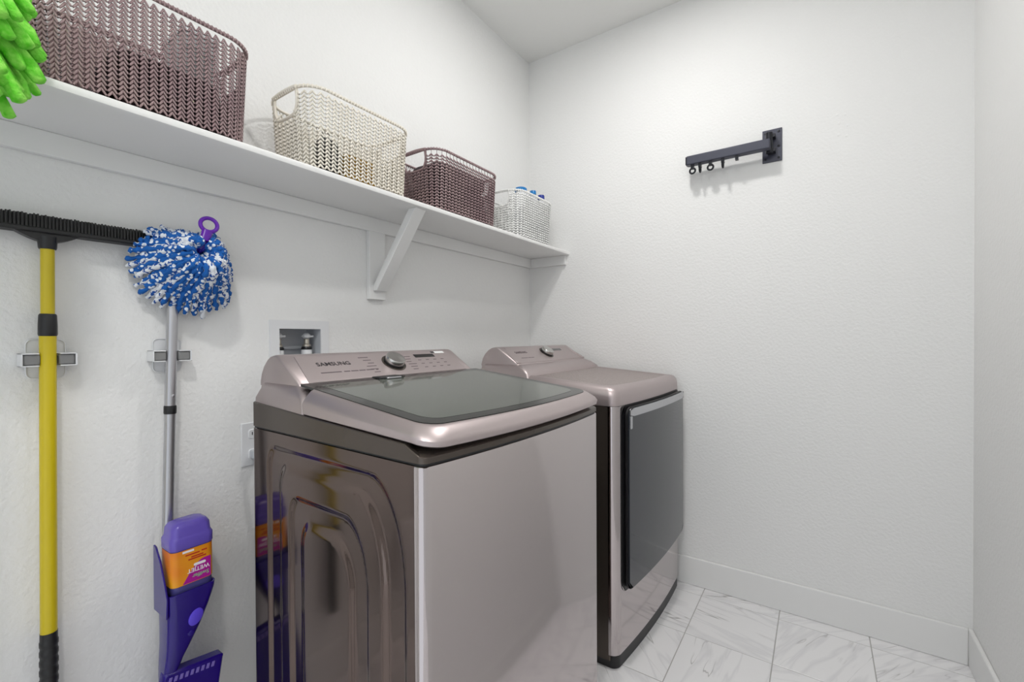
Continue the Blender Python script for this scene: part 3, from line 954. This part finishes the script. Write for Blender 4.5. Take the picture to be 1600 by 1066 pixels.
# wall socket half hidden behind the washer
so = thing('wall_socket', (XL, 0.657, 0.786), 'white wall socket plate half hidden behind the washer', 'socket')
MB().box(XL, XL + 0.005, 0.622, 0.692, 0.788, 0.914).build('plate', WHITE_PL, so, bevel=0.002)
for z in (0.822, 0.880):
    f_ = MB().loft([[(XL + 0.005 + h, y, zz) for y, zz in rrect(0.657, z, 0.017 - h, 0.0145 - h, 0.008, 4)] for h in (0, 0.002)]).build('socket_face', WHITE_PL, so)
    MB().box(XL + 0.007, XL + 0.0074, 0.650, 0.6525, z - 0.003, z + 0.006).box(XL + 0.007, XL + 0.0074, 0.662, 0.6645, z - 0.003, z + 0.006).build('slots', BLACK, f_)
pc = thing('power_cord', (XL + 0.007, 0.657, 0.50), 'grey power cord plugged into the socket behind the washer', 'cord')
MB().box(XL + 0.0076, XL + 0.034, 0.643, 0.671, 0.810, 0.836).build('plug', GREY_BOX, pc, bevel=0.004)
MB().tube([(XL + 0.026, 0.657, 0.811), (XL + 0.028, 0.656, 0.78), (XL + 0.03, 0.668, 0.70), (XL + 0.032, 0.70, 0.55), (XL + 0.034, 0.74, 0.40), (XL + 0.034, 0.76, 0.20), (XL + 0.04, 0.78, 0.03), (XL + 0.10, 0.80, 0.006), (XL + 0.17, 0.82, 0.006)], 0.005, 8).build('cable', GREY_BOX, pc)


# ------------------------------------------------------------------ tool clips on the left wall
def clip(yc, zc, label, r_pole, xpole, tilt_y):
    c = thing('tool_clip', (XL, yc, zc), label, 'clip', 'wall clips for handles')
    pl = [(yc + a, zc + b_) for a, b_ in rrect(0, 0, 0.030, 0.042, 0.012, 4)]
    MB().loft([[(XL, y, z) for y, z in pl], [(XL + 0.003, y, z) for y, z in pl]]).build('back_plate', WHITE_PL, c, bevel=0.001)
    MB().tube([(XL + 0.004, y, z) for y, z in pl], 0.0016, 6, closed=True).build('plate_edge', WHITE_PL, c)
    for s_ in (-1, 1):
        a0, a1 = r_pole + 0.002, r_pole + 0.029
        ya, yb = sorted((yc + s_ * a0, yc + s_ * a1))
        zz = zc - 0.001
        ar = MB()
        ar.box(XL + 0.003, xpole + 0.012, *sorted((yc + s_ * (a1 - 0.003), yc + s_ * a1)), zz - 0.014, zz + 0.014)
        ar.box(XL + 0.003, xpole + 0.012, ya, yb, zz + 0.0115, zz + 0.014)
        ar.box(XL + 0.003, xpole + 0.012, ya, yb, zz - 0.014, zz - 0.0115)
        am = ar.build('arm', WHITE_PL, c, bevel=0.001)
        MB().box(XL + 0.010, xpole + 0.009, *sorted((yc + s_ * (r_pole + 0.0005), yc + s_ * (a1 - 0.0035))), zz - 0.011, zz + 0.011).build('roller', GREY_ROLL, am, bevel=0.003)
    return c


# ------------------------------------------------------------------ yellow broom, head up
BXP, BY = -1.350, 0.2275
broom = thing('rubber_broom', (BXP, BY - 0.006, 0.25), 'yellow-handled broom with a wide black rubber head, hung head up', 'broom')
bt = lambda z: (BXP, BY - 0.007 * (1.36 - z), z)
MB().tube([bt(1.175), bt(1.365)], 0.0112, 20).build('upper_pole', YELLOW, broom)
MB().tube([bt(0.530), bt(1.18)], 0.0135, 20).build('lower_pole', YELLOW, broom)
MB().lathe(bt(1.168), (0, 0.007, 1), [(0.0140, 0), (0.0152, 0.004), (0.0150, 0.024), (0.0142, 0.044), (0.0125, 0.047)], 24).build('pole_collar', BLACK, broom)
g = [(0.0142, 0.0)]
for k in range(14):
    g += [(0.0150, 0.002 + k * 0.02), (0.0150, 0.011 + k * 0.02), (0.0140, 0.013 + k * 0.02), (0.0140, 0.020 + k * 0.02)]
MB().lathe((bt(0.25)[0], bt(0.25)[1], 0.250), (0, 0.007, 1), g + [(0.0140, 0.290)], 24).build('ribbed_grip', BLACK, broom, angle=30)
HY0, HY1 = BY - 0.172, BY + 0.185
hd = MB().lathe((BXP, BY, 1.352), (0, 0, 1), [(0.0135, 0), (0.0145, 0.003), (0.0155, 0.018), (0.016, 0.026)], 24)
hd.build('socket', BLACK, broom)
fl = MB()
arc = [(BY - 0.052 + 0.104 * k / 12, 1.386 - 0.020 * math.sin(PI * k / 12)) for k in range(13)] + [(BY + 0.052, 1.389), (BY - 0.052, 1.389)]
fl.loft([[(BXP - 0.010, y, z) for y, z in arc], [(BXP + 0.010, y, z) for y, z in arc]])
fl.build('flange', BLACK, broom, angle=30)
MB().box(BXP - 0.018, BXP + 0.018, HY0, HY1, 1.384, 1.394).build('head_bar', RUBBER, broom, bevel=0.003)
ti = MB()
nt = int((HY1 - HY0) / 0.0056)
for k in range(nt):
    y = HY0 + 0.004 + k * 0.0056
    for q, xq in enumerate((BXP - 0.013, BXP - 0.0045, BXP + 0.004, BXP + 0.0125)):
        yo = 0.0014 * (q % 2)
        hgt = 0.027 + random.uniform(-0.001, 0.001)
        ti.loft([[(xq - 0.0022, y + yo - 0.0018, 1.394), (xq + 0.0022, y + yo - 0.0018, 1.394), (xq + 0.0022, y + yo + 0.0018, 1.394), (xq - 0.0022, y + yo + 0.0018, 1.394)],
                 [(xq - 0.0016, y + yo - 0.0012, 1.394 + hgt), (xq + 0.0016, y + yo - 0.0012, 1.394 + hgt), (xq + 0.0016, y + yo + 0.0012, 1.394 + hgt), (xq - 0.0016, y + yo + 0.0012, 1.394 + hgt)]], False, True)
tag(ti.build('rubber_bristles', RUBBER, broom, smooth=False), kind='stuff')
clip(BY, 1.119, 'white wall clip with grey rollers gripping the yellow broom pole', 0.0135, BXP, 0)

# ------------------------------------------------------------------ spray mop, hung from the second clip
MXP = -1.350
mt_ = lambda z: (MXP, 0.4455 - 0.026 * (1.13 - z), z)
mop = thing('spray_mop', (MXP, 0.43, 0.11), 'silver-poled spray mop with violet plastic body and purple hanging ring', 'mop')
MB().tube([mt_(0.955), mt_(1.33)], 0.0122, 20).build('upper_pole', ALU, mop)
MB().tube([mt_(0.42), mt_(0.962)], 0.0118, 20).build('lower_pole', ALU, mop)
MB().lathe(mt_(0.972), (0, 0.026, 1), [(0.0128, 0), (0.0136, 0.003), (0.0136, 0.018), (0.0126, 0.021)], 20).build('pole_collar', BLACK, mop)
MB().lathe((MXP + 0.0121, 0.4445, 1.018), (1, 0, 0), [(0.0035, -0.002), (0.0035, 0.0012), (0.002, 0.0018)], 12).build('lock_button', SILVER, mop)
# grip bending forward with the ring at its end
RC = Vector((-1.262, 0.4985, 1.446))
MB().tube([mt_(1.325), (-1.345, 0.453, 1.345), (-1.325, 0.463, 1.368), (-1.290, 0.474, 1.376), (-1.262, 0.481, 1.388), (-1.255, 0.487, 1.404)], [0.0125, 0.0125, 0.012, 0.0115, 0.0110, 0.0100], 14).build('grip', PURPLE, mop)
rd = (RC - Vector((-1.255, 0.487, 1.404))).normalized()
sd = Vector((0.25, 1, -0.35)); sd = (sd - rd * sd.dot(rd)).normalized()
neck = MB().tube([Vector((-1.255, 0.4865, 1.402)), RC - rd * 0.026, RC - rd * 0.017], [0.0130, 0.0120, 0.0125], 12, flat=0.6)
neck.build('ring_neck', PURPLE2, mop)
MB().tube([RC + (rd * math.sin(2 * PI * k / 28) + sd * math.cos(2 * PI * k / 28)) * 0.0180 for k in range(28)], 0.0048, 10, closed=True).build('hanging_ring', PURPLE2, mop)
# body: open-topped shell tapering down in a long S curve
bd = []
for z, y0, y1, x0, x1, r_ in ((0.552, 0.404, 0.5045, -1.338, -1.2545, 0.012), (0.54, 0.404, 0.5035, -1.338, -1.2545, 0.014), (0.525, 0.404, 0.500, -1.337, -1.255, 0.016), (0.50, 0.405, 0.492, -1.335, -1.257, 0.016),
                              (0.46, 0.405, 0.476, -1.334, -1.259, 0.016), (0.42, 0.4045, 0.456, -1.332, -1.263, 0.015), (0.39, 0.403, 0.440, -1.330, -1.268, 0.012), (0.36, 0.401, 0.430, -1.326, -1.275, 0.010), (0.31, 0.400, 0.424, -1.32, -1.285, 0.008)):
    bd.append([(x, y, z) for x, y in rrect((x0 + x1) / 2, (y0 + y1) / 2, (x1 - x0) / 2, (y1 - y0) / 2, r_, 5)])
inner = [[((x - (-1.297)) * 0.93 - 1.297, (y - 0.454) * 0.94 + 0.454, z) for x, y, z in bd[0]],
         [((x - (-1.297)) * 0.90 - 1.297, (y - 0.453) * 0.92 + 0.453, 0.536) for x, y, z in bd[2]]]
sh_ = MB().loft(list(reversed(bd)) + inner)
body = sh_.build('body_shell', PURPLE, mop, angle=50)
# raised flap at the left of the shell: high at the wall, sloping down to the front
flp = [(-1.340, 0.500), (-1.262, 0.500), (-1.258, 0.548), (-1.270, 0.575), (-1.300, 0.628), (-1.326, 0.656), (-1.340, 0.658)]
MB().loft([[(x, 0.4005, z) for x, z in flp], [(x, 0.4045, z) for x, z in flp]]).build('side_flap', PURPLE, body, bevel=0.001)
bn = Vector((1, 0, 0))
el = [(0.459 + 0.0150 * math.cos(2 * PI * k / 32) + 0.004 * math.sin(2 * PI * k / 32), 0.481 + 0.019 * math.sin(2 * PI * k / 32)) for k in range(32)]
MB().loft([[(-1.2595, y, z) for y, z in el], [(-1.2555, y, z) for y, z in el], [(-1.2545, 0.459 + (y - 0.459) * 0.85, 0.481 + (z - 0.481) * 0.85) for y, z in el]]).build('button', BUTTON, body, angle=40)
MB().lathe((-1.2600, 0.450, 0.445), (1, 0, 0), [(0.0068, -0.003), (0.0068, 0.0012), (0.004, 0.0018)], 16).build('screw_cap', PURPLE, body)
# cleaning head, hanging edge-on to the wall
hr = math.radians(-9)
cyh, czh = 0.445, 0.235
hp = lambda a, b_: (cyh + a * math.cos(hr) - b_ * math.sin(hr), czh + a * math.sin(hr) + b_ * math.cos(hr))
hq = [hp(a, b_) for a, b_ in rrect(0, 0, 0.064, 0.122, 0.005, 3)]
head = MB().loft([[(-1.300, y, z) for y, z in hq], [(-1.276, y, z) for y, z in hq], [(-1.272, cyh + (y - cyh) * 0.95, czh + (z - czh) * 0.97) for y, z in hq]]).build('cleaning_head', PURPLE, mop, angle=40)
for k in range(9):
    a = -0.052 + k * 0.0115
    q = [hp(a + da, 0.106 + db) for da, db in ((-0.0036, -0.006), (0.0028, -0.006), (0.0040, 0.006), (-0.0024, 0.006))]
    MB().loft([[(-1.2735, y, z) for y, z in q], [(-1.2705, y, z) for y, z in q]]).build('grip_pad', LILAC2, head, bevel=0.0008)
clip(0.4455, 1.119, 'white wall clip with grey rollers gripping the silver mop pole', 0.0122, MXP, 0)

# ------------------------------------------------------------------ solution bottle standing upside down in the mop body
bo = thing('solution_bottle', (-1.296, 0.46, 0.538), 'lilac-capped cleaning bottle with orange label, upside down in the violet mop body', 'bottle')
BX0, BX1, BY0, BY1 = -1.331, -1.262, 0.413, 0.501
bcx, bcy, bhx, bhy = (BX0 + BX1) / 2, (BY0 + BY1) / 2, (BX1 - BX0) / 2, (BY1 - BY0) / 2
rr_ = lambda z, g_, r_=0.014: [(x, y, z) for x, y in rrect(bcx, bcy, bhx + g_, bhy + g_, r_, 6)]
MB().loft([rr_(0.538, -0.006), rr_(0.545, -0.001), rr_(0.552, 0), rr_(0.652, 0)]).build('body', BOTTLE_V, bo, angle=50)
MB().loft([rr_(0.652, 0.001), rr_(0.655, 0.0022), rr_(0.676, 0.0022), rr_(0.680, 0.0002), rr_(0.684, -0.0015), rr_(0.702, -0.003), rr_(0.711, -0.008), rr_(0.715, -0.016)]).build('cap', LILAC, bo, angle=60)
lab = MB().loft([rr_(0.5665, 0.0004), rr_(0.5665, 0.0010), rr_(0.650, 0.0010), rr_(0.650, 0.0004)], False, False).build('label', ORANGE, bo, angle=60)
XFc = BX1 + 0.0011
mg = [(0.434, 0.568)]
for k in range(17):
    a = PI / 2 * (1 - k / 16)
    mg.append((0.434 + 0.060 * (1 - math.sin(a)) if False else 0.434 + 0.060 * k / 16, 0.568 + 0.050 * math.sin(PI / 2 * min(1, (k / 16) * 1.25))))
mg.append((0.494, 0.568))
MB().loft([[(XFc, y, z) for y, z in mg], [(XFc + 0.0004, y, z) for y, z in mg]]).build('label_panel', MAGENTA, lab, smooth=False)
text_mesh('label_name', 'WETJET', 0.0135, WHITE_INK, lab, (XFc + 0.0006, 0.491, 0.6005), (0, -1, 0), (0, 0, -1))
text_mesh('label_maker', 'Swiffer', 0.0130, GREEN_INK, lab, (XFc + 0.0006, 0.490, 0.5850), (0, -1, 0), (0, 0, -1))
ov = rrect(0.470, 0.608, 0.013, 0.0032, 0.003, 4)
MB().loft([[(XFc + 0.0004, y, z) for y, z in ov], [(XFc + 0.0008, y, z) for y, z in ov]]).build('label_oval', WHITE_INK, lab, smooth=False)
pr = MB()
for (a, b_, z) in ((0.446, 0.484, 0.624), (0.452, 0.478, 0.629), (0.440, 0.470, 0.636), (0.474, 0.486, 0.6375)):
    pr.box(XFc, XFc + 0.0004, a, b_, z - 0.0015, z + 0.0015)
pr.build('label_print', RED_INK, lab, smooth=False)
MB().box(XFc, XFc + 0.0004, 0.434, 0.458, 0.6425, 0.6475).build('label_tab', WHITE_INK, lab, smooth=False)

# ------------------------------------------------------------------ blue and white chenille mop cover hung over the pole top
cm = thing('chenille_mop', (-1.30, 0.47, 1.225), 'blue and white chenille mop cover draped over the silver pole', 'mop head')
NC = Vector((-1.272, 0.480, 1.378))
rnd = random.Random(11)


def strand(mb_path, r_, m, root, name, seed, n=6):
    rs = random.Random(seed)
    k = len(mb_path)
    ph = rs.uniform(0, 6)
    rad = [r_ * (1 + 0.36 * math.sin(ph + i * 1.9)) * (0.75 if i in (0, k - 1) else 1) for i in range(k)]
    return MB().tube(mb_path, rad, n).build(name, m, root, angle=80)


def rphi(a):
    # reach of the fringe by direction in the wall plane (0 = right, 90 = up)
    d = math.degrees(a) % 360
    tab = [(0, 0.100), (40, 0.098), (70, 0.070), (110, 0.062), (150, 0.100), (180, 0.122), (215, 0.128), (250, 0.142), (280, 0.152), (310, 0.142), (340, 0.116), (360, 0.100)]
    for (d0, r0_), (d1, r1_) in zip(tab, tab[1:]):
        if d0 <= d <= d1: return r0_ + (r1_ - r0_) * (d - d0) / (d1 - d0)


MB().lathe((NC.x - 0.045, NC.y, NC.z), (1, 0, 0), [(0.030, 0), (0.034, 0.010), (0.028, 0.026), (0.016, 0.038), (0.004, 0.042)], 18).build('knot', BLUE_Y, cm)
NS = 165
for k in range(NS):
    a = 2 * PI * (k * 0.61803 % 1.0)
    layer = k % 3
    R_ = rphi(a) * (1.0, 0.92, 0.74)[layer] * rnd.uniform(0.93, 1.05)
    bulge = (0.016, 0.032, 0.046)[layer] * rnd.uniform(0.85, 1.15)
    back = (0.070, 0.052, 0.030)[layer]
    path = []
    wob = rnd.uniform(-0.010, 0.010)
    NP = 22
    for i in range(NP):
        t = i / (NP - 1)
        rr2 = 0.012 + (R_ - 0.012) * (t ** 0.9)
        x = NC.x - 0.012 + bulge * math.sin(PI * min(1, t * 1.15 + 0.12)) - back * t * t
        aa = a + wob * math.sin(3 * t) * 4
        y = NC.y + rr2 * math.cos(aa)
        z = NC.z + rr2 * math.sin(aa) - 0.012 * t * t * (1 if math.sin(a) < 0.3 else 0.3)
        if y < 0.425 and z > 1.365: x = max(x, -1.322)
        dn = abs((math.degrees(a) - 76 + 180) % 360 - 180)
        if dn < 30: x -= 0.030 * (1 - dn / 30) * min(1, t * 3)
        j = 0.0012
        path.append((max(x + rnd.uniform(-j, j), XL + 0.010), y + rnd.uniform(-j, j), z + rnd.uniform(-j, j)))
    strand(path, rnd.uniform(0.0050, 0.0068), BLUE_Y if rnd.random() < 0.58 else WHITE_Y, cm, 'strand', k)

# ------------------------------------------------------------------ lime chenille mop leaning on the shelf edge, head up
gm = thing('chenille_mop', (-0.90, -0.02, 0), 'lime green chenille mop leaning head up against the left end of the shelf', 'mop')
GT = Vector((-1.072, 0.045, 1.62))
MB().tube([(-0.90, -0.02, 0.0), GT.lerp(Vector((-0.90, -0.02, 0)), 0.5), GT], 0.011, 14).build('handle', ALU, gm)
MB().lathe(GT - Vector((0, 0, 0.05)), (-0.09, 0.03, 1), [(0.012, 0), (0.022, 0.02), (0.026, 0.12), (0.024, 0.21), (0.010, 0.225)], 16).build('core', GREEN_Y, gm)
rnd = random.Random(5)
for k in range(150):
    zs = 1.585 + 0.225 * (k / 149.0)
    th = rnd.uniform(-1.9, 1.75)                        # 0 = away from the wall, +90 degrees = along the shelf into the frame
    tz = (zs - 1.585) / 0.225
    reach = (0.094 + 0.042 * math.sin(PI * min(1, tz * 1.15))) * rnd.uniform(0.86, 1.06)
    drop = rnd.uniform(0.035, 0.075) * (1.25 - tz * 0.5)
    path = []
    rad0 = rnd.uniform(0.0085, 0.0108)
    for i in range(10):
        t = i / 9
        q = 0.012 + (reach - 0.012) * t ** 0.85
        x = GT.x - 0.01 + q * math.cos(th) * 0.8
        y = GT.y + q * math.sin(th)
        z = zs + 0.020 * math.sin(PI * t) - drop * t ** 1.7
        x = max(x, SX + 0.014)
        path.append((x + rnd.uniform(-0.001, 0.001), y + rnd.uniform(-0.001, 0.001), z + rnd.uniform(-0.001, 0.001)))
    rad = [rad0 * (1 + 0.16 * math.sin(i * 1.7 + k)) * (0.7 if i == 0 else 1) for i in range(10)]
    rad[-1] *= 0.85
    e_ = Vector(path[-1]) + (Vector(path[-1]) - Vector(path[-2])).normalized() * 0.003
    path.append(tuple(e_)); rad.append(rad0 * 0.45)
    MB().tube(path, rad, 8).build('strand', GREEN_Y, gm, angle=80)

# ------------------------------------------------------------------ folded drying arm on the far wall
ra = thing('drying_arm', (-0.164, YF, 1.895), 'dark metal folding drying arm with hooks on the far wall', 'wall rack')
MB().box(-0.200, -0.128, YF - 0.006, YF, 1.898, 2.036).build('wall_plate', DARKMETAL, ra, bevel=0.0015)
for (x, z) in ((-0.188, 2.022), (-0.140, 2.022), (-0.188, 1.985), (-0.140, 1.960), (-0.188, 1.912), (-0.140, 1.912)):
    MB().lathe((x, YF - 0.006, z), (0, -1, 0), [(0.0050, 0), (0.0046, 0.0018), (0.0015, 0.0024)], 12).build('screw', HOOKM, ra)
hg = MB().lathe((-0.172, YF - 0.040, 1.925), (0, 0, 1), [(0.013, 0), (0.013, 0.085)], 18).box(-0.180, -0.150, YF - 0.040, YF - 0.006, 1.93, 1.944).box(-0.180, -0.150, YF - 0.040, YF - 0.006, 1.99, 2.004)
hg.build('hinge', HOOKM, ra, bevel=0.001)
AY0, AY1, AZ0, AZ1 = YF - 0.085, YF - 0.048, 1.932, 1.972
arm = MB().box(-0.494, -0.166, AY0, AY1, AZ0, AZ1).build('arm', DARKMETAL, ra, bevel=0.004, seg=3)
MB().box(-0.498, -0.4942, AY0 + 0.002, AY1 - 0.002, AZ0 + 0.002, AZ1 - 0.002).build('end_cap', HOOKM, arm, bevel=0.002)
for i, x in enumerate((-0.470, -0.438, -0.395, -0.345, -0.290)):
    y = AY0 + 0.012
    h_ = MB().box(x - 0.006, x + 0.006, y - 0.006, y + 0.012, AZ0 - 0.018, AZ0)
    if i < 4:
        h_.tube([(x, y + 0.002 + 0.0115 * math.cos(2 * PI * k / 20), AZ0 - 0.026 + 0.0115 * math.sin(2 * PI * k / 20)) if i % 2 else
                 (x + 0.0115 * math.cos(2 * PI * k / 20), y + 0.002, AZ0 - 0.026 + 0.0115 * math.sin(2 * PI * k / 20)) for k in range(20)], 0.0042, 8, closed=True)
    h_.build('hook', HOOKM, ra)

# ------------------------------------------------------------------ white scoop against the left wall, seen mirrored in the washer side
scp = thing('dust_scoop', (XL, -0.06, 0.23), 'white plastic scoop with thin handle by the left wall, mirrored in the washer side', 'scoop')
xo = XL + 0.10
out = rrect(-0.06, 0.365, 0.085, 0.135, 0.04, 6)
MB().loft([[(xo, y, z) for y, z in out], [(xo + 0.02, y, z) for y, z in out], [(xo + 0.026, -0.06 + (y + 0.06) * 0.86, 0.365 + (z - 0.365) * 0.92) for y, z in out]]).build('pan', WHITE_PL, scp)
MB().tube([(xo + 0.01, -0.06, 0.50), (xo + 0.012, -0.06, 0.58), (xo, -0.06, 0.72), (xo - 0.05, -0.06, 0.80), (XL + 0.002, -0.06, 0.81)], [0.012, 0.009, 0.008, 0.006, 0.005], 12).build('handle', WHITE_PL, scp)
